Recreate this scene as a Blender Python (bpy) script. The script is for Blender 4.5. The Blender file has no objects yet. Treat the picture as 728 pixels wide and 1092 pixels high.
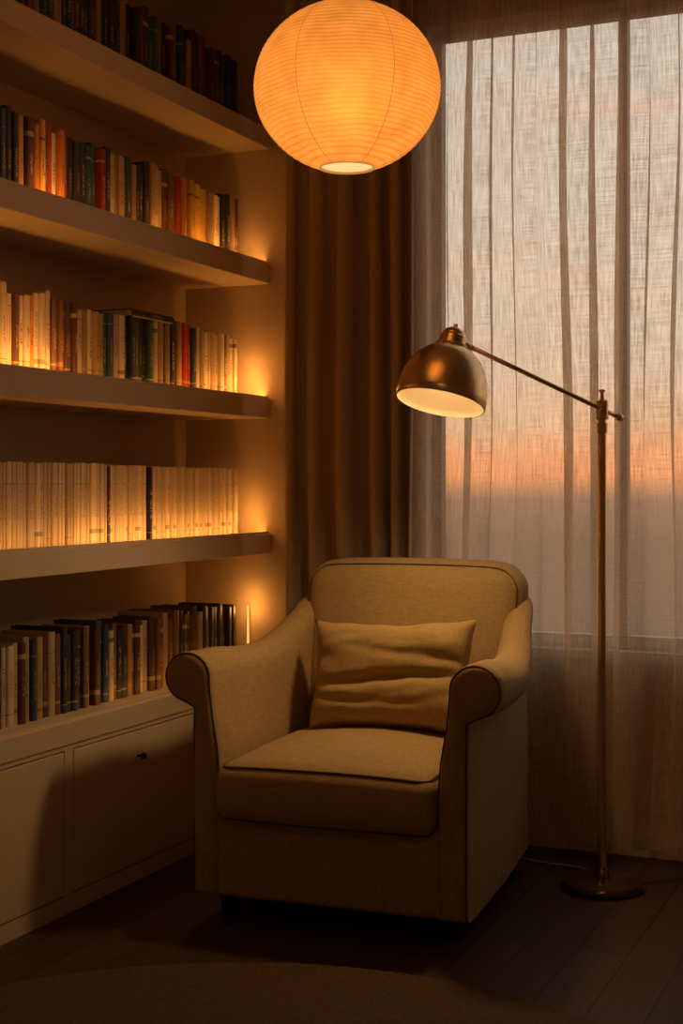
import bpy, bmesh, math, random
from mathutils import Vector, Matrix, noise
random.seed(7)
SC = bpy.context.scene
COL = SC.collection
SC.view_settings.view_transform = 'Standard'

# ---------------------------------------------------------------- helpers
def new_mat(name):
    m = bpy.data.materials.new(name); m.use_nodes = True
    nt = m.node_tree
    for n in list(nt.nodes): nt.nodes.remove(n)
    out = nt.nodes.new('ShaderNodeOutputMaterial')
    return m, nt, out
def N(nt, t, **kw):
    n = nt.nodes.new(t)
    for k, v in kw.items():
        if k in n.inputs: n.inputs[k].default_value = v
        else: setattr(n, k, v)
    return n
def L(nt, a, b): nt.links.new(a, b)
def c4(c): return (c[0], c[1], c[2], 1)

def noisy(name, col, col2=None, rough=0.6, scale=30, bump=0.1, metal=0.0, mapping=(1,1,1), detail=4, bdist=0.01):
    m, nt, out = new_mat(name)
    if col2 is None: col2 = tuple(x*0.8 for x in col)
    tc = N(nt, 'ShaderNodeTexCoord'); mp = N(nt, 'ShaderNodeMapping'); mp.inputs['Scale'].default_value = mapping
    L(nt, tc.outputs['Object'], mp.inputs['Vector'])
    no = N(nt, 'ShaderNodeTexNoise', Scale=scale, Detail=detail)
    L(nt, mp.outputs[0], no.inputs['Vector'])
    mx = N(nt, 'ShaderNodeMix', data_type='RGBA')
    mx.inputs[6].default_value = c4(col); mx.inputs[7].default_value = c4(col2)
    L(nt, no.outputs['Fac'], mx.inputs[0])
    b = N(nt, 'ShaderNodeBsdfPrincipled', Roughness=rough, Metallic=metal)
    L(nt, mx.outputs[2], b.inputs['Base Color'])
    bp = N(nt, 'ShaderNodeBump', Strength=bump, Distance=bdist)
    L(nt, no.outputs['Fac'], bp.inputs['Height']); L(nt, bp.outputs[0], b.inputs['Normal'])
    L(nt, b.outputs[0], out.inputs[0])
    return m

def mesh_obj(name, verts, faces, mats, parent=None, smooth=False, fm=None):
    me = bpy.data.meshes.new(name)
    me.from_pydata([tuple(v) for v in verts], [], faces)
    for m in (mats if isinstance(mats, (list, tuple)) else [mats]): me.materials.append(m)
    if fm:
        for i, p in enumerate(me.polygons): p.material_index = fm[i]
    bm = bmesh.new(); bm.from_mesh(me)
    bmesh.ops.recalc_face_normals(bm, faces=bm.faces)
    bm.to_mesh(me); bm.free()
    if smooth:
        for p in me.polygons: p.use_smooth = True
    ob = bpy.data.objects.new(name, me); COL.objects.link(ob)
    if parent: ob.parent = parent
    return ob
def empty(name, loc, rz=0):
    e = bpy.data.objects.new(name, None); COL.objects.link(e)
    e.location = loc; e.rotation_euler = (0, 0, rz); e.empty_display_size = 0.1
    return e
def tag(ob, label, cat, group=None):
    ob["label"] = label; ob["category"] = cat
    if group: ob["group"] = group
def structure(ob): ob["kind"] = "structure"
def bx(x0, x1, y0, y1, z0, z1):
    v = [(x0,y0,z0),(x1,y0,z0),(x1,y1,z0),(x0,y1,z0),(x0,y0,z1),(x1,y0,z1),(x1,y1,z1),(x0,y1,z1)]
    f = [(0,3,2,1),(4,5,6,7),(0,1,5,4),(1,2,6,5),(2,3,7,6),(3,0,4,7)]
    return v, f
def box(name, x0, x1, y0, y1, z0, z1, mat, parent=None, bevel=0.0, origin=None):
    v, f = bx(x0, x1, y0, y1, z0, z1)
    if origin is None and parent is None: origin = ((x0+x1)/2, (y0+y1)/2, z0)
    if origin: v = [(a-origin[0], b-origin[1], c-origin[2]) for a, b, c in v]
    o = mesh_obj(name, v, f, mat, parent)
    if origin: o.location = origin
    if bevel:
        md = o.modifiers.new('bevel', 'BEVEL'); md.width = bevel; md.segments = 3
    return o
def joinboxes(name, boxes, mat, parent=None):
    V, F = [], []
    for b in boxes:
        v, f = bx(*b); n = len(V); V += v; F += [tuple(i+n for i in q) for q in f]
    return mesh_obj(name, V, F, mat, parent)
def revolve(name, prof, mat, parent=None, seg=64, cap0=False, cap1=False, fm=None):
    V = []; F = []
    for r, z in prof:
        for i in range(seg):
            a = 2*math.pi*i/seg; V.append((r*math.cos(a), r*math.sin(a), z))
    for j in range(len(prof)-1):
        for i in range(seg):
            k = (i+1) % seg
            F.append((j*seg+i, j*seg+k, (j+1)*seg+k, (j+1)*seg+i))
    if cap0: F.append(tuple(range(seg))[::-1])
    if cap1: F.append(tuple((len(prof)-1)*seg+i for i in range(seg)))
    return mesh_obj(name, V, F, mat, parent, smooth=True)
def autosmooth(o, ang=40):
    me = o.data
    bm = bmesh.new(); bm.from_mesh(me)
    for e in bm.edges:
        if len(e.link_faces) == 2 and e.calc_face_angle(0) > math.radians(ang): e.smooth = False
    bm.to_mesh(me); bm.free()
def tube(name, pts, r, mat, parent=None, seg=10, closed=False):
    pts = [Vector(p) for p in pts]; n = len(pts); V = []; F = []
    up = Vector((0.13, 0.21, 0.97)).normalized(); prev = None
    for i, p in enumerate(pts):
        if closed: t = pts[(i+1) % n]-pts[i-1]
        else: t = pts[min(i+1, n-1)]-pts[max(i-1, 0)]
        t.normalize()
        a = (prev - t*prev.dot(t)) if prev is not None else t.cross(up)
        a.normalize(); b = t.cross(a); prev = a
        rr = r[i] if isinstance(r, (list, tuple)) else r
        for k in range(seg):
            w = 2*math.pi*k/seg; V.append(p+a*math.cos(w)*rr+b*math.sin(w)*rr)
    for i in range(n if closed else n-1):
        for k in range(seg):
            l = (k+1) % seg; j = (i+1) % n
            F.append((i*seg+k, i*seg+l, j*seg+l, j*seg+k))
    if not closed:
        F.append(tuple(range(seg))[::-1]); F.append(tuple((n-1)*seg+k for k in range(seg)))
    return mesh_obj(name, V, F, mat, parent, smooth=True)
def rmap(p, h, r):
    c = Vector([max(-(h[i]-r), min(h[i]-r, p[i])) for i in range(3)])
    v = Vector(p)-c
    return c+v.normalized()*r
def rbox(name, h, r, mat, parent=None, n=(10, 10, 6), k=4, deform=None):
    S = []
    for a in range(3):
        hh = h[a]; s = [-hh+r*i/k for i in range(k)]
        m = n[a]; s += [-(hh-r)+2*(hh-r)*i/m for i in range(m+1)]
        s += [hh-r+r*i/k for i in range(1, k+1)]; S.append(s)
    idx = {}; V = []; F = []
    def vid(i, j, l):
        key = (i, j, l)
        if key not in idx:
            p = rmap((S[0][i], S[1][j], S[2][l]), h, r)
            if deform: p = deform(p)
            idx[key] = len(V); V.append(p)
        return idx[key]
    nx, ny, nz = [len(s)-1 for s in S]
    for i in range(nx):
        for j in range(ny):
            for l in (0, nz): F.append((vid(i,j,l), vid(i+1,j,l), vid(i+1,j+1,l), vid(i,j+1,l)))
    for i in range(nx):
        for l in range(nz):
            for j in (0, ny): F.append((vid(i,j,l), vid(i+1,j,l), vid(i+1,j,l+1), vid(i,j,l+1)))
    for j in range(ny):
        for l in range(nz):
            for i in (0, nx): F.append((vid(i,j,l), vid(i,j+1,l), vid(i,j+1,l+1), vid(i,j,l+1)))
    return mesh_obj(name, V, F, mat, parent, smooth=True)

# ---------------------------------------------------------------- materials
M_wall = noisy('painted_plaster', (0.58,0.46,0.33), (0.53,0.42,0.30), 0.85, 12, 0.05)
M_shelf = noisy('painted_wood', (0.78,0.64,0.46), (0.74,0.60,0.43), 0.55, 20, 0.03)
M_ceil = noisy('ceiling_paint', (0.6,0.55,0.48), None, 0.9, 10, 0.03)
M_black = noisy('black_metal', (0.02,0.018,0.015), None, 0.4, 60, 0.02, 0.6)
M_darkwood = noisy('dark_wood', (0.03,0.018,0.01), None, 0.5, 40, 0.05)
M_pages = noisy('paper_pages', (0.72,0.62,0.45), (0.55,0.46,0.32), 0.9, 60, 0.2, mapping=(1,12,1))
M_frame = noisy('window_frame_paint', (0.45,0.38,0.31), None, 0.5, 20, 0.02)
M_cord = noisy('cord_plastic', (0.35,0.28,0.22), None, 0.5, 20, 0.02)

def fabric(name, col, scale=420, bump=0.4, slub=0.22, rough=0.95, sheen=0.05):
    m, nt, out = new_mat(name)
    tc = N(nt, 'ShaderNodeTexCoord')
    hs = []
    for ax in (0, 1, 2):
        mp = N(nt, 'ShaderNodeMapping'); s = [1, 1, 1]; s[ax] = 0.06
        mp.inputs['Scale'].default_value = s
        L(nt, tc.outputs['Object'], mp.inputs['Vector'])
        no = N(nt, 'ShaderNodeTexNoise', Scale=scale, Detail=2); L(nt, mp.outputs[0], no.inputs['Vector']); hs.append(no)
    a = N(nt, 'ShaderNodeMath', operation='ADD'); L(nt, hs[0].outputs['Fac'], a.inputs[0]); L(nt, hs[1].outputs['Fac'], a.inputs[1])
    b = N(nt, 'ShaderNodeMath', operation='ADD'); L(nt, a.outputs[0], b.inputs[0]); L(nt, hs[2].outputs['Fac'], b.inputs[1])
    r = N(nt, 'ShaderNodeMapRange'); r.inputs[1].default_value = 1.1; r.inputs[2].default_value = 1.9
    r.inputs[3].default_value = 1-slub; r.inputs[4].default_value = 1+slub
    L(nt, b.outputs[0], r.inputs[0])
    big = N(nt, 'ShaderNodeTexNoise', Scale=6, Detail=3); L(nt, tc.outputs['Object'], big.inputs['Vector'])
    vm = N(nt, 'ShaderNodeVectorMath', operation='SCALE'); vm.inputs[0].default_value = col
    L(nt, r.outputs[0], vm.inputs['Scale'])
    p = N(nt, 'ShaderNodeBsdfPrincipled', Roughness=rough)
    p.inputs['Sheen Weight'].default_value = sheen
    p.inputs['Specular IOR Level'].default_value = 0.15
    L(nt, vm.outputs[0], p.inputs['Base Color'])
    b1 = N(nt, 'ShaderNodeBump', Strength=bump, Distance=0.001); L(nt, b.outputs[0], b1.inputs['Height'])
    b2 = N(nt, 'ShaderNodeBump', Strength=0.45, Distance=0.02); L(nt, big.outputs['Fac'], b2.inputs['Height']); L(nt, b1.outputs[0], b2.inputs['Normal'])
    L(nt, b2.outputs[0], p.inputs['Normal']); L(nt, p.outputs[0], out.inputs[0])
    return m
M_chair = fabric('linen_upholstery', (0.465,0.325,0.155))
M_pipe = fabric('piping_fabric', (0.11,0.075,0.045))
M_pillow = fabric('pillow_linen', (0.46,0.32,0.135))
M_drape = fabric('drape_fabric', (0.50,0.39,0.29), scale=250, slub=0.1)

def brass(name, c0, c1, rough):
    m, nt, out = new_mat(name)
    tc = N(nt,'ShaderNodeTexCoord'); mp = N(nt,'ShaderNodeMapping'); mp.inputs['Scale'].default_value = (30,30,0.6)
    L(nt, tc.outputs['Object'], mp.inputs['Vector'])
    no = N(nt,'ShaderNodeTexNoise', Scale=6, Detail=2); L(nt, mp.outputs[0], no.inputs['Vector'])
    cr = N(nt,'ShaderNodeValToRGB'); cr.color_ramp.elements[0].position=0.3; cr.color_ramp.elements[1].position=0.7
    cr.color_ramp.elements[0].color=c4(c0); cr.color_ramp.elements[1].color=c4(c1)
    L(nt, no.outputs['Fac'], cr.inputs[0])
    p = N(nt,'ShaderNodeBsdfPrincipled', Metallic=1.0, Roughness=rough); L(nt, cr.outputs[0], p.inputs['Base Color'])
    L(nt, p.outputs[0], out.inputs[0]); return m
M_brass = brass('antique_brass', (0.86,0.63,0.35), (1.0,0.80,0.52), 0.30)
M_bronze = brass('dark_bronze', (0.22,0.155,0.09), (0.30,0.21,0.12), 0.24)

def emit(name, col, s):
    m, nt, out = new_mat(name)
    e = N(nt,'ShaderNodeEmission', Color=c4(col), Strength=s); L(nt, e.outputs[0], out.inputs[0]); return m
M_bulb = emit('bulb_glow', (1,0.62,0.28), 8)
M_led = emit('led_glow', (1,0.40,0.08), 1.6)
M_enamel = noisy('cream_enamel', (0.8,0.7,0.55), (0.76,0.66,0.5), 0.5, 20, 0.01)

# ---------------------------------------------------------------- room shell
XL, XR, YB, YF, ZC = -2.42, 1.5, 4.2, -1.8, 2.8
m, nt, out = new_mat('dark_floorboards'); M_floor = m
tc = N(nt,'ShaderNodeTexCoord'); mp = N(nt,'ShaderNodeMapping'); mp.inputs['Rotation'].default_value=(0,0,math.radians(90))
L(nt, tc.outputs['Object'], mp.inputs['Vector'])
br = N(nt,'ShaderNodeTexBrick', Scale=1.0); br.offset=0.37
br.inputs['Brick Width'].default_value=1.1; br.inputs['Row Height'].default_value=0.12; br.inputs['Mortar Size'].default_value=0.002
br.inputs['Color1'].default_value=(0.085,0.044,0.022,1); br.inputs['Color2'].default_value=(0.062,0.033,0.017,1); br.inputs['Mortar'].default_value=(0.018,0.010,0.006,1)
L(nt, mp.outputs[0], br.inputs['Vector'])
mp2 = N(nt,'ShaderNodeMapping'); mp2.inputs['Scale'].default_value=(30,1.5,1); L(nt, tc.outputs['Object'], mp2.inputs['Vector'])
no = N(nt,'ShaderNodeTexNoise', Scale=3, Detail=6); L(nt, mp2.outputs[0], no.inputs['Vector'])
mr = N(nt,'ShaderNodeMapRange'); mr.inputs[3].default_value=0.6; mr.inputs[4].default_value=1.5; L(nt, no.outputs['Fac'], mr.inputs[0])
vm = N(nt,'ShaderNodeVectorMath', operation='SCALE'); L(nt, br.outputs['Color'], vm.inputs[0]); L(nt, mr.outputs[0], vm.inputs['Scale'])
p = N(nt,'ShaderNodeBsdfPrincipled', Roughness=0.5); L(nt, vm.outputs[0], p.inputs['Base Color']); p.inputs['Specular IOR Level'].default_value=0.25
bp = N(nt,'ShaderNodeBump', Strength=0.3, Distance=0.003); L(nt, br.outputs['Fac'], bp.inputs['Height']); bp.invert=True
L(nt, bp.outputs[0], p.inputs['Normal']); L(nt, p.outputs[0], out.inputs[0])

structure(box('floor', XL-0.1, XR+0.1, YF-0.1, YB+0.2, -0.1, 0.0, M_floor, origin=(0,0,0)))
structure(box('ceiling', XL-0.1, XR+0.1, YF-0.1, YB+0.2, ZC, ZC+0.1, M_ceil))
structure(box('wall_left', XL-0.1, XL, YF-0.1, YB+0.2, 0, ZC, M_wall))
structure(box('wall_right', XR, XR+0.1, YF-0.1, YB+0.2, 0, ZC, M_wall))
structure(box('wall_front', XL, XR, YF-0.1, YF, 0, ZC, M_wall))
WX0, WX1, WZ0, WZ1 = -1.55, 0.75, 0.60, 2.53
structure(joinboxes('wall_back', [(XL,WX0,YB,YB+0.1,0,ZC),(WX1,XR,YB,YB+0.1,0,ZC),(WX0,WX1,YB,YB+0.1,0,WZ0),(WX0,WX1,YB,YB+0.1,WZ1,ZC)], M_wall))
fr = []
fy0, fy1 = YB+0.05, YB+0.09
fr += [(WX0,WX0+0.03,fy0,fy1,WZ0,WZ1),(WX1-0.03,WX1,fy0,fy1,WZ0,WZ1),(WX0,WX1,fy0,fy1,WZ0,WZ0+0.04),(WX0,WX1,fy0,fy1,WZ1-0.03,WZ1)]
fr += [(-0.955,-0.93,fy0,fy1,WZ0,WZ1),(-0.05,-0.025,fy0,fy1,WZ0,WZ1)]
structure(joinboxes('window_1', fr, M_frame))
structure(box('trim_1', WX0-0.03, WX1+0.03, YB-0.01, YB+0.1, WZ0-0.03, WZ0, M_wall))
structure(box('baseboard_back', -2.08, XR, YB-0.015, YB, 0, 0.08, M_shelf))
structure(box('baseboard_right', XR-0.015, XR, YF, YB-0.015, 0, 0.08, M_shelf))

# ---------------------------------------------------------------- cabinets and shelves
XS = -2.10      # front plane
for (y0, y1) in [(1.73,2.39),(2.39,3.05),(3.05,3.71),(3.71,4.20)]:
    cab = empty('cabinet', ((XL+XS)/2, (y0+y1)/2, 0))
    ox, oy = (XL+XS)/2, (y0+y1)/2
    hw = (y1-y0)/2
    body = joinboxes('cabinet_body', [(XL-ox, XS-0.02-ox, -hw, hw, 0, 0.43),
        (XS-0.02-ox, XS-ox, -hw, -hw+0.018, 0, 0.43), (XS-0.02-ox, XS-ox, hw-0.018, hw, 0, 0.43),
        (XS-0.02-ox, XS-ox, -hw+0.018, hw-0.018, 0, 0.045), (XS-0.02-ox, XS-ox, -hw+0.018, hw-0.018, 0.418, 0.43)], M_shelf, cab)
    door = box('door', XS-0.018-ox, XS+0.001-ox, -hw+0.022, hw-0.022, 0.049, 0.414, M_shelf, cab, bevel=0.002)
    kn = revolve('knob', [(0.0035,0),(0.0035,0.012),(0.008,0.015),(0.010,0.02),(0.008,0.025),(0.002,0.027)], M_black, door, 20, True, True)
    kn.rotation_euler = (0, math.radians(90), 0); kn.location = (XS-ox, 0.0, 0.345)
    kn["label"] = "small round black metal knob"
    tag(cab, "low cream painted built-in cabinet with flat door and small black knob", "cabinet", "built-in cabinets under the shelves")
top = box('worktop', XL, XS+0.004, 1.73, 4.20, 0.43, 0.49, M_shelf, bevel=0.003)
tag(top, "long cream painted worktop over the built-in cabinets", "worktop")
SH = [0.867, 1.312, 1.755, 2.200]; TH = 0.065
shelves = []
for zb in SH:
    s = box('wall_shelf', XL, XS, 1.73, 4.20, zb, zb+TH, M_shelf, bevel=0.003)
    tag(s, "thick cream painted floating wall shelf filled with books", "shelf", "built-in wall shelves"); shelves.append(s)
LEDC = (1,0.40,0.075)
def led(parent, ztop, segs):
    ox, oy, oz = parent.location
    h = box('led_strip', -2.113-ox, -2.105-ox, 2.3-oy, 4.195-oy, ztop-oz, ztop+0.008-oz, M_shelf, parent)
    for (y0, y1, pw) in segs:
        ld = bpy.data.lights.new('led_light','AREA'); ld.shape='RECTANGLE'; ld.size=0.006; ld.size_y=(y1-y0)
        ld.color=LEDC; ld.energy=pw
        lo = bpy.data.objects.new('led_light', ld); COL.objects.link(lo)
        lo.location=(-2.117,(y0+y1)/2,ztop+0.006)
        d = Vector((-0.90,0,0.43)).normalized()
        z = -d; yv = Vector((0,1,0)); xv = yv.cross(z)
        lo.rotation_euler = Matrix((xv,yv,z)).transposed().to_euler()
led(shelves[0], SH[0]+TH, [(2.5,3.2,0.22),(3.2,4.19,0.80)])
led(shelves[1], SH[1]+TH, [(2.55,3.15,0.75),(3.15,3.7,0.08),(3.7,4.0,0.20),(4.0,4.19,0.32)])
led(shelves[2], SH[2]+TH, [(2.98,3.15,0.16),(3.2,3.55,0.06),(3.55,3.7,0.10),(3.8,4.19,0.34)])
led(top, 0.49, [(3.3,4.0,0.09)])
tb = revolve('light_tube', [(0.0035,0),(0.0035,0.205)], M_led, None, 16, True, True)
tb.location = (-2.172, 4.180, 0.49)
tag(tb, "slim amber glowing vertical light tube at the end of the books", "light")
for (z, pw) in ((0.68, 0.24), (0.73, 0.14), (1.44, 0.16), (1.49, 0.10), (0.99, 0.12), (1.05, 0.05), (1.89,0.05)):
    ld = bpy.data.lights.new('tube_light','POINT'); ld.energy=pw; ld.color=LEDC; ld.shadow_soft_size=0.012
    lo = bpy.data.objects.new('tube_light', ld); COL.objects.link(lo); lo.location=(-2.16,4.148,z)

# ---------------------------------------------------------------- books
def cover_mat(i, col, ink, amt=0.8):
    m, nt, out = new_mat('book_cover_%d' % i)
    tc = N(nt,'ShaderNodeTexCoord'); sp = N(nt,'ShaderNodeSeparateXYZ'); L(nt, tc.outputs['Object'], sp.inputs[0])
    oi = N(nt,'ShaderNodeObjectInfo')
    mp = N(nt,'ShaderNodeMapping'); mp.inputs['Scale'].default_value=(0,160,380)
    L(nt, tc.outputs['Object'], mp.inputs['Vector'])
    cb = N(nt,'ShaderNodeCombineXYZ'); L(nt, oi.outputs['Random'], cb.inputs[0])
    ad = N(nt,'ShaderNodeVectorMath', operation='MULTIPLY_ADD'); L(nt, cb.outputs[0], ad.inputs[0]); ad.inputs[1].default_value=(40,0,0); L(nt, mp.outputs[0], ad.inputs[2])
    no = N(nt,'ShaderNodeTexNoise', Scale=1.0, Detail=1); L(nt, ad.outputs[0], no.inputs['Vector'])
    g = N(nt,'ShaderNodeMath', operation='GREATER_THAN'); L(nt, no.outputs['Fac'], g.inputs[0]); g.inputs[1].default_value=0.50 if amt < 0.7 else 0.53
    def rng(sock, a, b):
        x = N(nt,'ShaderNodeMath', operation='GREATER_THAN'); L(nt, sock, x.inputs[0]); x.inputs[1].default_value=a
        y = N(nt,'ShaderNodeMath', operation='LESS_THAN'); L(nt, sock, y.inputs[0]); y.inputs[1].default_value=b
        q = N(nt,'ShaderNodeMath', operation='MULTIPLY'); L(nt, x.outputs[0], q.inputs[0]); L(nt, y.outputs[0], q.inputs[1]); return q.outputs[0]
    rz = random.uniform(0.05,0.08); rz2 = rz+random.uniform(0.05,0.09)
    hw = 0.0045 if amt > 0.7 else 0.0026
    if amt < 0.7: rz, rz2 = 0.075, 0.165
    t = N(nt,'ShaderNodeMath', operation='MULTIPLY'); L(nt, rng(sp.outputs[2], rz, rz2), t.inputs[0]); L(nt, rng(sp.outputs[1], -hw, hw), t.inputs[1])
    t2 = N(nt,'ShaderNodeMath', operation='MULTIPLY'); L(nt, t.outputs[0], t2.inputs[0]); L(nt, g.outputs[0], t2.inputs[1])
    z0 = random.choice([0.022,0.03,0.165])
    t3 = N(nt,'ShaderNodeMath', operation='MAXIMUM'); L(nt, t2.outputs[0], t3.inputs[0]); L(nt, rng(sp.outputs[2], z0, z0+random.choice([0.002,0.012,0.006])), t3.inputs[1])
    t4 = N(nt,'ShaderNodeMath', operation='MULTIPLY'); L(nt, t3.outputs[0], t4.inputs[0]); t4.inputs[1].default_value=amt
    fd = N(nt,'ShaderNodeMapRange'); L(nt, oi.outputs['Random'], fd.inputs[0]); fd.inputs[3].default_value=0.78; fd.inputs[4].default_value=1.15
    vs = N(nt,'ShaderNodeVectorMath', operation='SCALE'); vs.inputs[0].default_value = col; L(nt, fd.outputs[0], vs.inputs['Scale'])
    mx = N(nt,'ShaderNodeMix', data_type='RGBA'); L(nt, vs.outputs[0], mx.inputs[6]); mx.inputs[7].default_value=c4(ink)
    L(nt, t4.outputs[0], mx.inputs[0])
    p = N(nt,'ShaderNodeBsdfPrincipled', Roughness=0.45); L(nt, mx.outputs[2], p.inputs['Base Color']); L(nt, p.outputs[0], out.inputs[0])
    return m
PAL = {
 'black': [(0.025,0.022,0.022),(0.045,0.038,0.032),(0.03,0.03,0.045)],
 'blue': [(0.03,0.05,0.11),(0.04,0.08,0.14),(0.03,0.08,0.09)],
 'brown': [(0.14,0.06,0.025),(0.22,0.11,0.05),(0.10,0.045,0.025)],
 'red': [(0.36,0.03,0.015),(0.50,0.08,0.02)],
 'cream': [(0.66,0.54,0.37),(0.56,0.45,0.29),(0.70,0.60,0.44)],
 'tan': [(0.38,0.25,0.12),(0.45,0.31,0.15)],
 'green': [(0.04,0.11,0.05),(0.07,0.14,0.08)],
 'yellow': [(0.6,0.38,0.06),(0.62,0.25,0.03)],
 'white': [(0.66,0.54,0.40),(0.60,0.48,0.34),(0.70,0.59,0.45)],
}
NAMES = {'black':'black','blue':'dark blue','brown':'brown','red':'red','cream':'cream','tan':'tan','green':'dark green','yellow':'golden yellow','white':'white'}
MATS = {}; ci = 0
for k, cs in PAL.items():
    MATS[k] = []
    for c in cs:
        lum = sum(c)/3
        inks = [(0.6,0.5,0.33),(0.5,0.34,0.1)] if lum < 0.3 else [(0.04,0.03,0.03),(0.25,0.04,0.02)]
        if k == 'white': inks = [(0.12,0.09,0.06)]
        for ink in inks:
            MATS[k].append(cover_mat(ci, c, ink, 0.6 if k == 'white' else 0.75)); ci += 1
def book_mesh(t, h, d, mat):
    """spine on +x, origin at bottom centre"""
    V = []; F = []; fm = []
    b = 0.0022; ht = t/2
    outer = [(-d, -ht), (-0.004, -ht), (-0.0012, -ht*0.75), (0, -ht*0.35), (0, ht*0.35), (-0.0012, ht*0.75), (-0.004, ht), (-d, ht)]
    inner = [(-d, ht-b), (-0.005, ht-b), (-0.004, 0), (-0.005, -(ht-b)), (-d, -(ht-b))]
    poly = outer+inner; n = len(poly)
    for z in (0, h):
        for x, y in poly: V.append((x, y, z))
    F.append(tuple(range(n))[::-1]); F.append(tuple(range(n, 2*n)))
    for i in range(n):
        j = (i+1) % n; F.append((i, j, n+j, n+i))
    fm = [0]*len(F)
    v, f = bx(-d+0.004, -0.004, -(ht-b), ht-b, 0.003, h-0.003)
    k = len(V); V += v; F += [tuple(i+k for i in q) for q in f]; fm += [1]*6
    me = bpy.data.meshes.new('book'); me.from_pydata(V, [], F)
    me.materials.append(mat); me.materials.append(M_pages)
    for i, p in enumerate(me.polygons): p.material_index = fm[i]
    bm = bmesh.new(); bm.from_mesh(me); bmesh.ops.recalc_face_normals(bm, faces=bm.faces); bm.to_mesh(me); bm.free()
    return me
def sx(y, x=-2.19):   # angle along the row, used only to pick the colour runs
    return 364+1517*(0.916*x+0.402*y)/(-0.402*x+0.916*y)
def add_book(kind, y, z, t, h, d, group, tilt=0.0):
    ob = bpy.data.objects.new('book', book_mesh(t, h, d, random.choice(MATS[kind])))
    COL.objects.link(ob)
    jit = 0.005 if kind == 'white' else 0.012
    ob.location = (-2.185+random.uniform(-jit, jit*0.5), y, z)
    ob.rotation_euler = (tilt, 0, 0)
    sz = 'thin' if t < 0.018 else ('thick' if t > 0.032 else 'medium')
    tl = 'tall' if h > 0.215 else ('short' if h < 0.18 else 'upright')
    tag(ob, "%s %s %s book with printed spine on a shelf" % (tl, sz, NAMES[kind]), "book", group)
    return ob
def row(z, group, segs, ystop=2.62, y=4.14):
    while y > ystop:
        p = sx(y)
        sg = next((s for s in segs if p >= s[0]), segs[-1])
        _, kinds, t0, t1, h0, h1 = sg
        t = random.uniform(t0, t1); h = random.uniform(h0, h1)
        add_book(random.choice(kinds), y-t/2, z, t, h, random.uniform(0.13, 0.17), group)
        y -= t+random.uniform(0.0004, 0.0014)
Z2 = [zb+TH for zb in SH]
row(Z2[3], "books on the top shelf", [(205,['black','blue','brown','brown'],0.02,0.034,0.2,0.235),
    (100,['black','tan','green','brown','black','blue'],0.02,0.032,0.19,0.225),(-999,['black','blue','brown','tan'],0.02,0.034,0.19,0.225)], ystop=2.9)
row(Z2[2], "books on the upper shelf", [(236,['black','brown','tan'],0.022,0.032,0.195,0.215),(222,['cream','tan'],0.02,0.03,0.19,0.2),
    (196,['brown','yellow','cream','tan'],0.02,0.03,0.2,0.215),(183,['red','brown'],0.022,0.028,0.2,0.22),
    (150,['black','cream','brown','tan','red'],0.018,0.028,0.2,0.225),(120,['cream','tan','black','green'],0.018,0.028,0.19,0.22),
    (78,['black','red','blue','green','black'],0.02,0.03,0.2,0.22),(40,['brown','red','cream','yellow','brown'],0.02,0.028,0.20,0.23),
    (-999,['black','brown','tan','blue'],0.02,0.03,0.205,0.23)])
row(Z2[1], "books on the middle shelf", [(215,['cream','brown','tan','black','cream'],0.018,0.028,0.19,0.205),(206,['blue','white'],0.02,0.028,0.2,0.21),
    (190,['red','red','tan'],0.02,0.028,0.2,0.215),(166,['cream','black','cream','tan'],0.018,0.028,0.2,0.22),
    (112,['black','green','cream','black','blue'],0.02,0.03,0.196,0.198),(86,['cream','cream','tan'],0.018,0.025,0.19,0.2),
    (52,['brown'],0.014,0.016,0.205,0.206),(-999,['cream','cream','yellow','white','brown'],0.016,0.024,0.195,0.225)])
row(Z2[0], "matching white books on the lower shelf", [(161,['white'],0.0135,0.018,0.213,0.217),(157,['black'],0.01,0.01,0.213,0.214),  # thin black books stand in for dark gaps between the white ones
    (117,['white'],0.0135,0.018,0.216,0.219),(113,['black'],0.01,0.01,0.213,0.214),(-999,['white'],0.0135,0.018,0.219,0.223)], ystop=2.8)
row(0.49, "books on the cabinet top", [(210,['black','brown','black','tan'],0.022,0.03,0.205,0.225),(160,['brown','black','tan','brown'],0.02,0.032,0.2,0.225),
    (120,['cream','tan','brown','tan','black'],0.02,0.028,0.195,0.215),(60,['brown','tan','black','blue','brown'],0.02,0.03,0.2,0.23),
    (-999,['tan','black','brown','blue','cream'],0.02,0.03,0.2,0.225)])
fb = bpy.data.objects.new('book', book_mesh(0.022, 0.225, 0.14, MATS['black'][0])); COL.objects.link(fb)
fb.rotation_euler = (math.radians(90), 0, 0); fb.location = (-2.175, 3.70, Z2[1]+0.1985+0.0115)
tag(fb, "black book lying flat across the tops of standing books", "book", "books on the middle shelf")

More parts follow.
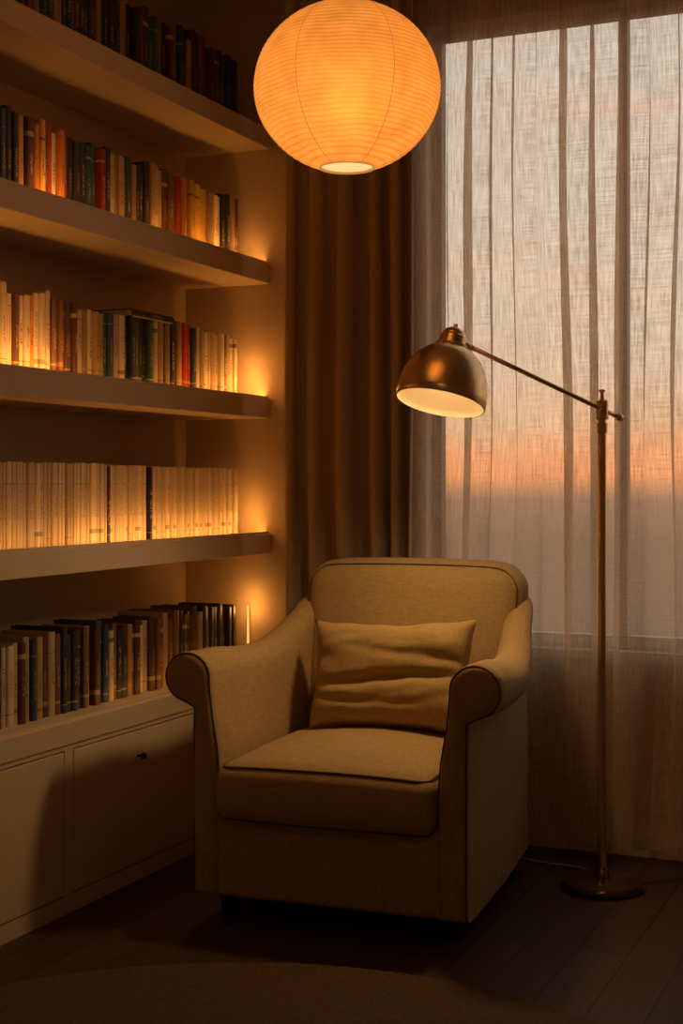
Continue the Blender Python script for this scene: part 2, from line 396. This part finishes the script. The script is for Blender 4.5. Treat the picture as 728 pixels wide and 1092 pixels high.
# ---------------------------------------------------------------- armchair
CH = empty('armchair', (-1.445, 3.53, 0), math.radians(3))
tag(CH, "beige linen upholstered armchair with rolled arms and piped seat cushion", "armchair")
rbox('seat_base', (0.33,0.362,0.105), 0.018, M_chair, CH, deform=lambda p: p+Vector((0,-0.020,0.17)))
def arm_outline(xi, xo, xc, zc, r, zb=0.065):
    pts = []
    for i in range(8):
        t = i/7; z = zb+(zc-0.02-zb)*t
        k = max(0, (t-0.6)/0.4); k = k*k*(3-2*k)
        pts.append((xi+(xc-r-xi)*k, z))
    for i in range(17):
        a = math.radians(172-252*i/16)
        pts.append((xc+r*math.cos(a), zc+r*math.sin(a)))
    zn = zc-r-0.012
    for i in range(7):
        t = i/6; pts.append((xo, zn+(zb-zn)*t))
    return pts
def off(pts, d):
    n = len(pts); o = []
    for i in range(n):
        a = Vector(pts[i-1]); b = Vector(pts[(i+1) % n]); t = (b-a).normalized(); nrm = Vector((t.y, -t.x))
        o.append((pts[i][0]+nrm.x*d, pts[i][1]+nrm.y*d))
    return o
secs = [(-0.362,0.282,0.358,0.374,0.610,0.065),(-0.25,0.282,0.358,0.373,0.605,0.065),(-0.10,0.282,0.354,0.367,0.598,0.062),
        (0.02,0.282,0.350,0.358,0.603,0.057),(0.12,0.282,0.344,0.345,0.628,0.051),(0.20,0.282,0.338,0.331,0.666,0.046),
        (0.27,0.283,0.332,0.320,0.706,0.041),(0.33,0.283,0.327,0.311,0.738,0.037),(0.37,0.283,0.324,0.306,0.750,0.034)]
def interp(secs, m=4):
    o = []
    for i in range(len(secs)-1):
        p0 = secs[max(i-1,0)]; p1 = secs[i]; p2 = secs[i+1]; p3 = secs[min(i+2,len(secs)-1)]
        for k in range(m):
            t = k/m
            o.append(tuple(0.5*((2*b)+(c-a)*t+(2*a-5*b+4*c-d)*t*t+(-a+3*b-3*c+d)*t**3) for a,b,c,d in zip(p0,p1,p2,p3)))
    o.append(secs[-1]); return o
for s in (1, -1):
    rings = []; base = arm_outline(*secs[0][1:])
    rings.append((-0.392, off(base, 0.026))); rings.append((-0.390, off(base, 0.017))); rings.append((-0.385, off(base, 0.009))); rings.append((-0.375, off(base, 0.002)))
    for q in interp(secs): rings.append((q[0], arm_outline(*q[1:])))
    V = []; F = []; n = len(base)
    for y, r in rings:
        for x, z in r:
            wob = 0.005*noise.noise(Vector((x*9*s, y*9, z*9)))
            V.append((s*(x+wob), y, z+0.004*noise.noise(Vector((x*6*s+3, y*8, z*5)))))
    for j in range(len(rings)-1):
        for i in range(n):
            k = (i+1) % n; F.append((j*n+i, j*n+k, (j+1)*n+k, (j+1)*n+i))
    F.append(tuple(range(n))); F.append(tuple((len(rings)-1)*n+i for i in range(n)))
    a = mesh_obj('armrest', V, F, M_chair, CH, smooth=True); autosmooth(a, 60)
    pp_ = off(base, 0.004); path = [(s*x, -0.380, z) for i, (x, z) in enumerate(pp_) if not (i < 8 and z < 0.27)]
    tube('piping', path, 0.0022, M_pipe, CH, 8)
def bdef(p):
    w = 1+0.045*(p.z/0.32); x = p.x*w
    fb_ = -0.045*(1-(p.x/0.33)**2)*(1-(p.z/0.34)**2) if p.y < 0 else 0.0
    z = p.z+0.008*(1-(p.x/0.33)**2)*(p.z > 0.2)
    if p.z > 0: z -= 0.022*(p.z/0.318)**2*max(0, (abs(p.x)-0.20)/0.118)**2.2
    if p.z > 0: x *= 1-0.02*max(0, (p.z-0.20)/0.118)**2
    zz = z+0.555
    return Vector((x, p.y+fb_+0.255+(zz-0.25)*0.17+0.003*noise.noise(Vector((p.x*7,p.z*7,0))), zz))
rbox('backrest', (0.318,0.072,0.318), 0.062, M_chair, CH, n=(14,4,14), k=5, deform=bdef)
def rr_path(hx, hz, r, y, deform, n=8):
    pts = []
    for cx, cz, a0 in ((hx-r, hz-r, 0), (-(hx-r), hz-r, 90), (-(hx-r), -(hz-r), 180), (hx-r, -(hz-r), 270)):
        for i in range(n+1):
            a = math.radians(a0+90*i/n); pts.append(Vector((cx+r*math.cos(a), y, cz+r*math.sin(a))))
    out = []
    for i in range(len(pts)):
        a = pts[i]; b = pts[(i+1) % len(pts)]; m = max(1, int((b-a).length/0.03))
        for k in range(m): out.append(deform(a.lerp(b, k/m)))
    return out
tube('piping', rr_path(0.303,0.303,0.055,-0.053,bdef), 0.0022, M_pipe, CH, 8, closed=True)
tube('piping', rr_path(0.303,0.303,0.055,0.053,bdef), 0.0022, M_pipe, CH, 8, closed=True)
def sdef(p):
    cr = (1-(p.x/0.285)**2)*(1-(p.y/0.345)**2)
    z = p.z+(0.042*max(0,cr)**0.8 if p.z > 0 else 0.0)
    fr_ = -0.016*(1-(p.x/0.30)**2) if p.y < -0.2 else 0
    fr_ += -0.020*(1-(p.z/0.072)**2) if p.y < -0.3 else 0
    wd = 1.0+0.030*max(0, min(1, (-p.y-0.27)/0.05))
    return Vector((p.x*wd, p.y-0.092+fr_, z+0.332+0.0025*noise.noise(Vector((p.x*6,p.y*6,3)))))
rbox('seat_cushion', (0.277,0.320,0.070), 0.034, M_chair, CH, n=(14,14,3), k=5, deform=sdef)
def xy_path(hx, hy, r, z, deform, n=6):
    pts = []
    for cx, cy, a0 in ((hx-r, hy-r, 0), (-(hx-r), hy-r, 90), (-(hx-r), -(hy-r), 180), (hx-r, -(hy-r), 270)):
        for i in range(n+1):
            a = math.radians(a0+90*i/n); pts.append(Vector((cx+r*math.cos(a), cy+r*math.sin(a), z)))
    out = []
    for i in range(len(pts)):
        a = pts[i]; b = pts[(i+1) % len(pts)]; m = max(1, int((b-a).length/0.03))
        for k in range(m): out.append(deform(a.lerp(b, k/m)))
    return out
for zz in (0.0605, -0.0605):
    tube('piping', xy_path(0.2675,0.3105,0.034,zz,sdef), 0.0036, M_pipe, CH, 8, closed=True)
for fx in (-0.29, 0.29):
    for fy in (-0.31, 0.29):
        f = revolve('leg', [(0.018,0),(0.024,0.06),(0.026,0.068)], M_darkwood, CH, 16, True, True); f.location = (fx, fy, 0)

# ---------------------------------------------------------------- lumbar pillow
def pillow(name, w, h, t, mat):
    nu, nv = 60, 44; V = []; F = []
    for side in (1, -1):
        for j in range(nv+1):
            for i in range(nu+1):
                u = -1+2*i/nu; v = -1+2*j/nv
                th = (max(0, 1-u**4)**0.55)*(max(0, 1-v**4)**0.55)
                x = u*w/2*(1-0.09*(1-v*v)*(abs(u)**3))+0.004*noise.noise(Vector((v*3,u,2)))
                z = v*h/2*(1-0.12*(1-u*u)*(abs(v)**3))+0.006*noise.noise(Vector((u*3,v,7)))
                wr = 0.008*th*noise.noise(Vector((u*1.6, v*3.0, side)))+0.005*th*noise.noise(Vector((u*2.2+v*1.5, v*6-u*1.2, 4+side)))
                cr_ = 0
                if side > 0:
                    cr_ -= 0.026*math.exp(-((v+0.12-0.08*math.sin(u*2.4+0.5))/0.10)**2)*th*(0.7+0.3*math.sin(u*2.2+1.4))
                    cr_ -= 0.013*math.exp(-((v-0.36+0.16*u)/0.09)**2)*th*(0.5+0.5*u)
                    cr_ -= 0.013*math.exp(-((v+0.52+0.12*u)/0.09)**2)*th*(0.5-0.5*u)
                y = -(side*(t/2*th)+side*(wr+cr_))
                V.append((x, y, z))
    S = (nu+1)*(nv+1)
    for s in (0, 1):
        for j in range(nv):
            for i in range(nu):
                a = s*S+j*(nu+1)+i; F.append((a, a+1, a+nu+2, a+nu+1))
    me_o = mesh_obj(name, V, F, mat, None, smooth=True)
    bm = bmesh.new(); bm.from_mesh(me_o.data); bmesh.ops.remove_doubles(bm, verts=bm.verts, dist=0.0004)
    bmesh.ops.recalc_face_normals(bm, faces=bm.faces); bm.to_mesh(me_o.data); bm.free()
    for p in me_o.data.polygons: p.use_smooth = True
    return me_o
pl = pillow('lumbar_pillow', 0.47, 0.315, 0.17, M_pillow)
pl.location = (-1.438, 3.612, 0.572); pl.rotation_euler = (math.radians(-17), math.radians(-2), math.radians(3))
tag(pl, "small rectangular ochre linen lumbar pillow resting on the armchair seat", "pillow")

# ---------------------------------------------------------------- floor lamp
FL = empty('floor_lamp', (-0.903, 3.813, 0))
tag(FL, "antique brass floor lamp with dome shade on a pivoting arm, lit", "floor lamp")
o = revolve('base', [(0.0,0.0),(0.108,0.0),(0.111,0.004),(0.111,0.018),(0.107,0.024),(0.04,0.029),(0.022,0.033),(0.018,0.055),(0.015,0.059)], M_bronze, FL, 64, False, False); autosmooth(o, 50)
o = revolve('pole', [(0.0118,0.04),(0.0118,1.235),(0.0150,1.236),(0.0150,1.262),(0.011,1.264),(0.011,1.275)], M_brass, FL, 32, True, True); autosmooth(o, 40)
o = revolve('joint', [(0.010,1.27),(0.017,1.272),(0.017,1.322),(0.012,1.326),(0.006,1.328),(0.005,1.345),(0.009,1.347),(0.009,1.352),(0.003,1.354)], M_brass, FL, 28, True, True); autosmooth(o, 40)
def FLp(x, y, z): return Vector((x+0.903, y-3.813, z))
J = FLp(-0.900, 3.813, 1.298); E = FLp(-1.186, 3.548, 1.455)
d = (E-J).normalized()
tube('arm', [J-d*0.05, J, J.lerp(E,0.5), E], 0.0062, M_brass, FL, 16)
tube('arm_end_cap', [J-d*0.062, J-d*0.045], 0.010, M_brass, FL, 16)
tube('thumb_screw', [J+Vector((0,-0.012,0)), J+Vector((0.004,-0.032,0)), J+Vector((0.006,-0.040,0))], [0.005,0.006,0.010], M_brass, FL, 14)
Cc = FLp(-1.246, 3.473, 1.306)
up = Vector((0.103,0.275,0.95)).normalized()
rot = Vector((0,0,1)).rotation_difference(up)
prof_o = [(0.1165,0),(0.1185,0.003),(0.1185,0.022),(0.1165,0.045),(0.111,0.072),(0.101,0.098),(0.086,0.121),(0.066,0.140),(0.047,0.151),(0.040,0.154)]
prof_i = [(r-0.0025, max(0.0, z-0.0025)) for r, z in prof_o]
shade = revolve('lamp_shade', prof_o, M_brass, FL, 72); shade.location = Cc; shade.rotation_mode='QUATERNION'; shade.rotation_quaternion = rot
shade["label"] = "brushed antique brass dome shade"
inn = revolve('shade_lining', prof_i+[(0.0,0.152)], M_enamel, shade, 72)
inn["label"] = "cream enamel lining"
cap = revolve('socket_cap', [(0.041,0.151),(0.043,0.154),(0.043,0.160),(0.036,0.163),(0.036,0.182),(0.031,0.188),(0.031,0.192),(0.024,0.202),(0.010,0.210),(0.006,0.211),(0.006,0.219),(0.0,0.221)], M_brass, shade, 40); autosmooth(cap, 35)
tube('swivel', [E, E.lerp(Cc+up*0.172, 0.4), Cc+up*0.172], [0.010,0.010,0.008], M_brass, FL, 16)
bulb = revolve('bulb', [(0.0,0.05),(0.014,0.053),(0.024,0.065),(0.028,0.08),(0.025,0.098),(0.015,0.118),(0.013,0.15)], M_bulb, shade, 32)
ld = bpy.data.lights.new('lamp_light','SPOT'); ld.energy=13; ld.color=(1,0.60,0.25); ld.spot_size=math.radians(162); ld.spot_blend=1.0; ld.shadow_soft_size=0.05
lo = bpy.data.objects.new('lamp_light', ld); COL.objects.link(lo)
lo.location = Vector((-1.246,3.473,1.306))+up*0.02; lo.rotation_mode='QUATERNION'; lo.rotation_quaternion = rot
tube('power_cord', [FLp(-0.91,3.90,0.006),FLp(-0.95,3.96,0.004),FLp(-1.02,3.985,0.004),FLp(-1.10,3.99,0.004),FLp(-1.18,4.01,0.004),FLp(-1.26,4.04,0.004),FLp(-1.34,4.10,0.004),FLp(-1.36,4.17,0.02)], 0.0032, M_cord, FL, 8)

# ---------------------------------------------------------------- paper lantern
RV = 0.189
PLc = Vector((-1.275, 2.936, 1.990))
PN = empty('paper_lantern', (PLc.x, PLc.y, PLc.z-0.19))
tag(PN, "round ribbed rice paper pendant lantern glowing warm orange", "pendant lamp")
def paper(name, k, ribs=True):
    m, nt, out = new_mat(name)
    tc = N(nt,'ShaderNodeTexCoord'); sp = N(nt,'ShaderNodeSeparateXYZ'); L(nt, tc.outputs['Object'], sp.inputs[0])
    no = N(nt,'ShaderNodeTexNoise', Scale=22, Detail=6); L(nt, tc.outputs['Object'], no.inputs['Vector'])
    wob = N(nt,'ShaderNodeTexNoise', Scale=7, Detail=2); L(nt, tc.outputs['Object'], wob.inputs['Vector'])
    wz = N(nt,'ShaderNodeMath', operation='MULTIPLY_ADD'); L(nt, wob.outputs['Fac'], wz.inputs[0]); wz.inputs[1].default_value=0.020; L(nt, sp.outputs[2], wz.inputs[2])
    pw = N(nt,'ShaderNodeMath', operation='MULTIPLY'); L(nt, wz.outputs[0], pw.inputs[0]); pw.inputs[1].default_value=2*math.pi/0.0095
    sn = N(nt,'ShaderNodeMath', operation='COSINE'); L(nt, pw.outputs[0], sn.inputs[0])
    rm = N(nt,'ShaderNodeMapRange'); rm.inputs[1].default_value=0.1; rm.inputs[2].default_value=1.0; rm.inputs[3].default_value=1.0; rm.inputs[4].default_value=0.68
    L(nt, sn.outputs[0], rm.inputs[0])
    nr = N(nt,'ShaderNodeMapRange'); nr.inputs[1].default_value=0.3; nr.inputs[2].default_value=0.7; nr.inputs[3].default_value=0.80; nr.inputs[4].default_value=1.14; L(nt, no.outputs['Fac'], nr.inputs[0])
    hz = N(nt,'ShaderNodeMapRange'); hz.inputs[1].default_value=-0.04; hz.inputs[2].default_value=0.19; hz.inputs[3].default_value=1.05; hz.inputs[4].default_value=0.70
    L(nt, sp.outputs[2], hz.inputs[0])
    a = N(nt,'ShaderNodeMath', operation='MULTIPLY'); L(nt, rm.outputs[0], a.inputs[0]); L(nt, nr.outputs[0], a.inputs[1])
    b = N(nt,'ShaderNodeMath', operation='MULTIPLY'); L(nt, a.outputs[0], b.inputs[0]); L(nt, hz.outputs[0], b.inputs[1])
    st = N(nt,'ShaderNodeMath', operation='MULTIPLY'); L(nt, b.outputs[0], st.inputs[0]); st.inputs[1].default_value=k
    e = N(nt,'ShaderNodeEmission', Color=(1,0.345,0.05,1)); L(nt, st.outputs[0], e.inputs['Strength'])
    rf = N(nt,'ShaderNodeBsdfRefraction', Color=(0.50,0.22,0.055,1), Roughness=1.0, IOR=1.45)
    ads = N(nt,'ShaderNodeAddShader'); L(nt, e.outputs[0], ads.inputs[0]); L(nt, rf.outputs[0], ads.inputs[1]); L(nt, ads.outputs[0], out.inputs[0])
    return m
M_paper = paper('rice_paper', 0.82)
prof = []
nrib = 41
NP = 6*nrib
for i in range(NP+1):
    th = math.radians(17)+(math.radians(163)-math.radians(17))*i/NP
    r = 0.21*math.sin(th); z = -RV*math.cos(th)
    sc = -0.0016*abs(math.sin(math.pi*z/0.0095))
    prof.append((r+sc, z))
PNo = Vector((0,0,0.19))
pp = revolve('paper_shade', prof, M_paper, PN, 96); pp.location = PNo
pp["label"] = "ribbed orange-glowing rice paper globe"
zr = -RV*math.cos(math.radians(17)); rrg = 0.21*math.sin(math.radians(17))
M_ring = emit('ring_glow', (1,0.40,0.07), 0.55)
ring = [(rrg*math.cos(2*math.pi*i/48), rrg*math.sin(2*math.pi*i/48), 0.19+zr) for i in range(48)]
tube('bottom_ring', ring, 0.0022, M_ring, PN, 8, closed=True)
tube('top_ring', [(x,y,0.19-zr) for x,y,z in ring], 0.0022, M_ring, PN, 8, closed=True)
o = revolve('opening_glow_disc', [(0.0,0.19+zr+0.003),(rrg-0.004,0.19+zr+0.003),(rrg-0.004,0.19+zr+0.0045),(0.0,0.19+zr+0.0045)], emit('pale_glow',(1,0.66,0.27),1.05), PN, 48)  # added glowing disc imitates bulb light seen through the open bottom
o["label"] = "added glowing disc imitating the lit bottom opening"
M_seam = emit('seam_paper', (1,0.30,0.04), 0.60)
for ang in (-98, -38, 22, 82, 142, 202):
    pts = []
    for i in range(41):
        th = math.radians(17)+(math.radians(146))*i/40
        pts.append((0.2100*math.sin(th)*math.cos(math.radians(ang)), 0.2100*math.sin(th)*math.sin(math.radians(ang)), 0.19-RV*math.cos(th)))
    tube('paper_seam', pts, 0.0009, M_seam, PN, 6)
tube('hanging_cord', [(0,0,ZC-PN.location.z-0.02),(0,0,0.22)], 0.003, M_black, PN, 8)
revolve('ceiling_rose', [(0.0,ZC-PN.location.z-0.03),(0.04,ZC-PN.location.z-0.028),(0.05,ZC-PN.location.z)], M_ceil, PN, 32)
revolve('lamp_socket', [(0.0,0.215),(0.018,0.215),(0.02,0.22),(0.02,0.27),(0.006,0.29)], M_black, PN, 24)
bl = revolve('bulb', [(0.0,0.11),(0.02,0.115),(0.035,0.135),(0.04,0.16),(0.034,0.185),(0.018,0.21),(0.015,0.216)], emit('lantern_bulb_glow',(1,0.5,0.14),3.5), PN, 32)
tube('wire_support', [(-rrg,0,0.19-zr),(-rrg*0.4,0,0.30),(0,0,0.275),(rrg*0.4,0,0.30),(rrg,0,0.19-zr)], 0.0015, M_black, PN, 6)

# ---------------------------------------------------------------- added fill light for the fronts (unseen, behind the viewpoint)
FILL = empty('added_fill_light', (0.1, -0.6, ZC-0.10)); tag(FILL, "added warm fill light, round glowing dome out of view", "fill light")
revolve('fill_light_back', [(0.0,0.10),(0.16,0.10),(0.16,0.085),(0.0,0.085)], M_bronze, FILL, 40)
revolve('fill_light_dome', [(0.0,0.0),(0.06,0.006),(0.11,0.028),(0.14,0.06),(0.15,0.085)], emit('fill_glow',(1,0.52,0.20),18), FILL, 40)

# ---------------------------------------------------------------- curtains
def curtain(name, x0, x1, yc, z0, z1, period, amp, over, mat, seed, nz=40, per=30, wmin=0.55, wmax=1.5, drift=0.014, omin=0.1, omax=1.35):
    rnd = random.Random(seed)
    ks = [x0]
    while ks[-1] < x1: ks.append(ks[-1]+period*rnd.uniform(wmin, wmax))
    n = len(ks)-1; amps = [rnd.uniform(0.45, 1.15) for _ in range(n+1)]; ov = [rnd.uniform(omin, omax) for _ in range(n+1)]
    V = []; F = []; UV = []
    cols = n*per
    for j in range(nz+1):
        v = j/nz; z = z0+(z1-z0)*v
        for i in range(cols+1):
            q = i/per; k = min(int(q), n-1); f = q-k
            ph = 2*math.pi*f
            w = ks[k+1]-ks[k]
            am = amps[k]*(1-f)+amps[k+1]*f; oo = ov[k]*(1-f)+ov[k+1]*f
            oo *= 1+0.6*noise.noise(Vector((q*0.6, z*0.9, seed+3)))
            loosen = 0.75+0.35*(1-v)
            x = ks[k]+w*f+over*w*oo*math.sin(2*ph)*(0.75+0.35*v)
            x += drift*noise.noise(Vector((q*0.45, z*0.9, seed)))*(1.3-v*0.6)
            y = yc-amp*am*loosen*math.cos(ph)+0.008*noise.noise(Vector((q*2.3, z*1.6, seed+9)))
            y = max(yc-amp*1.3, min(yc+amp*1.25, y))
            V.append((x, y, z)); UV.append((q*period*1.5, z))
    for j in range(nz):
        for i in range(cols):
            a = j*(cols+1)+i; F.append((a, a+1, a+cols+2, a+cols+1))
    ox, oy = (x0+x1)/2, yc
    V = [(x-ox, y-oy, z-z0) for x, y, z in V]
    me = bpy.data.meshes.new(name); me.from_pydata(V, [], F); me.materials.append(mat)
    ul = me.uv_layers.new(name='UVMap')
    for lp in me.loops: ul.data[lp.index].uv = UV[lp.vertex_index]
    for p in me.polygons: p.use_smooth = True
    ob = bpy.data.objects.new(name, me); COL.objects.link(ob); ob.location = (ox, oy, z0)
    return ob
m, nt, out = new_mat('sheer_linen'); M_sheer = m
tc = N(nt,'ShaderNodeTexCoord')
def thread(scale, sx_, sy_, det=3):
    mp = N(nt,'ShaderNodeMapping'); mp.inputs['Scale'].default_value=(sx_,sy_,1); L(nt, tc.outputs['UV'], mp.inputs['Vector'])
    no = N(nt,'ShaderNodeTexNoise', Scale=scale, Detail=det); L(nt, mp.outputs[0], no.inputs['Vector']); return no.outputs['Fac']
h = thread(1, 14, 480); v = thread(1, 460, 12); cl = thread(1, 9, 5, 4)
s1 = N(nt,'ShaderNodeMath', operation='ADD'); L(nt, h, s1.inputs[0]); L(nt, v, s1.inputs[1])
s2 = N(nt,'ShaderNodeMath', operation='MULTIPLY_ADD'); L(nt, cl, s2.inputs[0]); s2.inputs[1].default_value=0.25; L(nt, s1.outputs[0], s2.inputs[2])
ra = N(nt,'ShaderNodeMapRange'); ra.inputs[1].default_value=0.92; ra.inputs[2].default_value=1.42; ra.inputs[3].default_value=0.42; ra.inputs[4].default_value=0.80
L(nt, s2.outputs[0], ra.inputs[0])
df = N(nt,'ShaderNodeBsdfDiffuse', Color=(0.74,0.60,0.44,1)); tl = N(nt,'ShaderNodeBsdfTranslucent', Color=(0.80,0.63,0.46,1))
mxa = N(nt,'ShaderNodeMixShader'); mxa.inputs[0].default_value=0.52; L(nt, df.outputs[0], mxa.inputs[1]); L(nt, tl.outputs[0], mxa.inputs[2])
tr = N(nt,'ShaderNodeBsdfTransparent', Color=(0.99,0.95,0.89,1))
mxb = N(nt,'ShaderNodeMixShader'); L(nt, ra.outputs[0], mxb.inputs[0]); L(nt, tr.outputs[0], mxb.inputs[1]); L(nt, mxa.outputs[0], mxb.inputs[2])
L(nt, mxb.outputs[0], out.inputs[0])
sh = curtain('sheer_curtain', -1.62, 0.85, 4.125, 0.03, 2.755, 0.098, 0.034, 0.19, M_sheer, 5, wmin=0.4, wmax=1.8, drift=0.040, omin=0.35, omax=1.25)
tag(sh, "sheer slubby beige linen curtain hanging across the window", "curtain")
dr = curtain('heavy_curtain', -1.95, -1.53, 4.035, 0.02, 2.755, 0.095, 0.044, 0.13, M_drape, 12, wmin=0.6, wmax=1.35)
tag(dr, "heavy brown floor-length curtain gathered beside the window", "curtain")
ct = box('curtain_track', -2.0, 1.0, 4.0, 4.16, 2.757, 2.80, M_shelf); tag(ct, "white ceiling-mounted curtain track", "curtain track")

# ---------------------------------------------------------------- rug
m, nt, out = new_mat('jute_rug'); M_rug = m
tc = N(nt,'ShaderNodeTexCoord')
ln = N(nt,'ShaderNodeVectorMath', operation='LENGTH'); L(nt, tc.outputs['Object'], ln.inputs[0])
mu = N(nt,'ShaderNodeMath', operation='MULTIPLY'); L(nt, ln.outputs['Value'], mu.inputs[0]); mu.inputs[1].default_value=2*math.pi/0.012
si = N(nt,'ShaderNodeMath', operation='SINE'); L(nt, mu.outputs[0], si.inputs[0])
no = N(nt,'ShaderNodeTexNoise', Scale=140, Detail=3); L(nt, tc.outputs['Object'], no.inputs['Vector'])
mx = N(nt,'ShaderNodeMix', data_type='RGBA'); mx.inputs[6].default_value=(0.06,0.036,0.020,1); mx.inputs[7].default_value=(0.19,0.115,0.062,1); L(nt, no.outputs['Fac'], mx.inputs[0])
p = N(nt,'ShaderNodeBsdfPrincipled', Roughness=0.95); p.inputs['Specular IOR Level'].default_value=0.1; L(nt, mx.outputs[2], p.inputs['Base Color'])
si2 = N(nt,'ShaderNodeMath', operation='MULTIPLY'); L(nt, si.outputs[0], si2.inputs[0]); si2.inputs[1].default_value=0.3
ad = N(nt,'ShaderNodeMath', operation='ADD'); L(nt, si2.outputs[0], ad.inputs[0]); L(nt, no.outputs['Fac'], ad.inputs[1])
bp = N(nt,'ShaderNodeBump', Strength=0.4, Distance=0.003); L(nt, ad.outputs[0], bp.inputs['Height']); L(nt, bp.outputs[0], p.inputs['Normal'])
L(nt, p.outputs[0], out.inputs[0])
rg = revolve('round_rug', [(0.0,0.0),(0.95,0.0),(0.955,0.004),(0.95,0.009),(0.94,0.011),(0.0,0.011)], M_rug, None, 128)
rg.location = (-1.13, 2.0, 0.0005); tag(rg, "round woven brown jute rug lying on the floorboards", "rug")

# ---------------------------------------------------------------- world : dusk sky
w = bpy.data.worlds.new('dusk'); SC.world = w; w.use_nodes = True; nt = w.node_tree
for n in list(nt.nodes): nt.nodes.remove(n)
out = nt.nodes.new('ShaderNodeOutputWorld'); bg = nt.nodes.new('ShaderNodeBackground')
tc = N(nt,'ShaderNodeTexCoord'); sp = N(nt,'ShaderNodeSeparateXYZ'); L(nt, tc.outputs['Generated'], sp.inputs[0])
mp = N(nt,'ShaderNodeMapping'); mp.inputs['Scale'].default_value=(3,3,14); L(nt, tc.outputs['Generated'], mp.inputs['Vector'])
no = N(nt,'ShaderNodeTexNoise', Scale=2.0, Detail=4); L(nt, mp.outputs[0], no.inputs['Vector'])
nm = N(nt,'ShaderNodeMapRange'); nm.inputs[3].default_value=-0.02; nm.inputs[4].default_value=0.02; L(nt, no.outputs['Fac'], nm.inputs[0])
gz = N(nt,'ShaderNodeMapRange'); L(nt, sp.outputs[2], gz.inputs[0]); gz.inputs[1].default_value=0.0; gz.inputs[2].default_value=0.03
nz_ = N(nt,'ShaderNodeMath', operation='MULTIPLY'); L(nt, nm.outputs[0], nz_.inputs[0]); L(nt, gz.outputs[0], nz_.inputs[1])
ad = N(nt,'ShaderNodeMath', operation='ADD'); L(nt, sp.outputs[2], ad.inputs[0]); L(nt, nz_.outputs[0], ad.inputs[1])
mr = N(nt,'ShaderNodeMapRange'); mr.inputs[1].default_value=-0.5; mr.inputs[2].default_value=0.5; L(nt, ad.outputs[0], mr.inputs[0])
cr = N(nt,'ShaderNodeValToRGB'); els = cr.color_ramp.elements
els[0].position=0.0; els[0].color=(0.09,0.062,0.042,1)
els[1].position=1.0; els[1].color=(0.50,0.45,0.40,1)
for pos, col in [(0.38,(0.11,0.075,0.05)),(0.46,(0.20,0.125,0.08)),(0.488,(0.33,0.19,0.12)),(0.506,(1.15,0.43,0.16)),(0.524,(1.20,0.50,0.21)),(0.548,(1.02,0.63,0.38)),(0.58,(0.90,0.70,0.52)),(0.64,(0.86,0.74,0.61)),(0.8,(0.80,0.71,0.62))]:
    el = els.new(pos); el.color=c4(col)
mpc = N(nt,'ShaderNodeMapping'); mpc.inputs['Scale'].default_value=(4,4,18); mpc.inputs['Location'].default_value=(1.3,0.4,2.0); L(nt, tc.outputs['Generated'], mpc.inputs['Vector'])
nc = N(nt,'ShaderNodeTexNoise', Scale=1.6, Detail=5); L(nt, mpc.outputs[0], nc.inputs['Vector'])
cm = N(nt,'ShaderNodeMapRange'); cm.inputs[1].default_value=0.54; cm.inputs[2].default_value=0.74; cm.inputs[3].default_value=0.0; cm.inputs[4].default_value=0.4; L(nt, nc.outputs['Fac'], cm.inputs[0])
cg = N(nt,'ShaderNodeMath', operation='MULTIPLY'); L(nt, cm.outputs[0], cg.inputs[0]); L(nt, gz.outputs[0], cg.inputs[1])
mxc = N(nt,'ShaderNodeMix', data_type='RGBA'); mxc.inputs[7].default_value=(1.15,0.64,0.38,1)
L(nt, mr.outputs[0], cr.inputs[0]); L(nt, cr.outputs[0], mxc.inputs[6]); L(nt, cg.outputs[0], mxc.inputs[0])
L(nt, mxc.outputs[2], bg.inputs['Color']); bg.inputs['Strength'].default_value=1.45
L(nt, bg.outputs[0], out.inputs[0])

# ---------------------------------------------------------------- camera
cd = bpy.data.cameras.new('camera'); co = bpy.data.objects.new('camera', cd); COL.objects.link(co)
co.location=(0,0,1.1); co.rotation_euler=(math.radians(90),0,math.radians(23.7))
cd.sensor_fit='VERTICAL'; cd.sensor_height=36; cd.lens=50; cd.shift_y=-0.0284; cd.clip_start=0.05
SC.camera = co
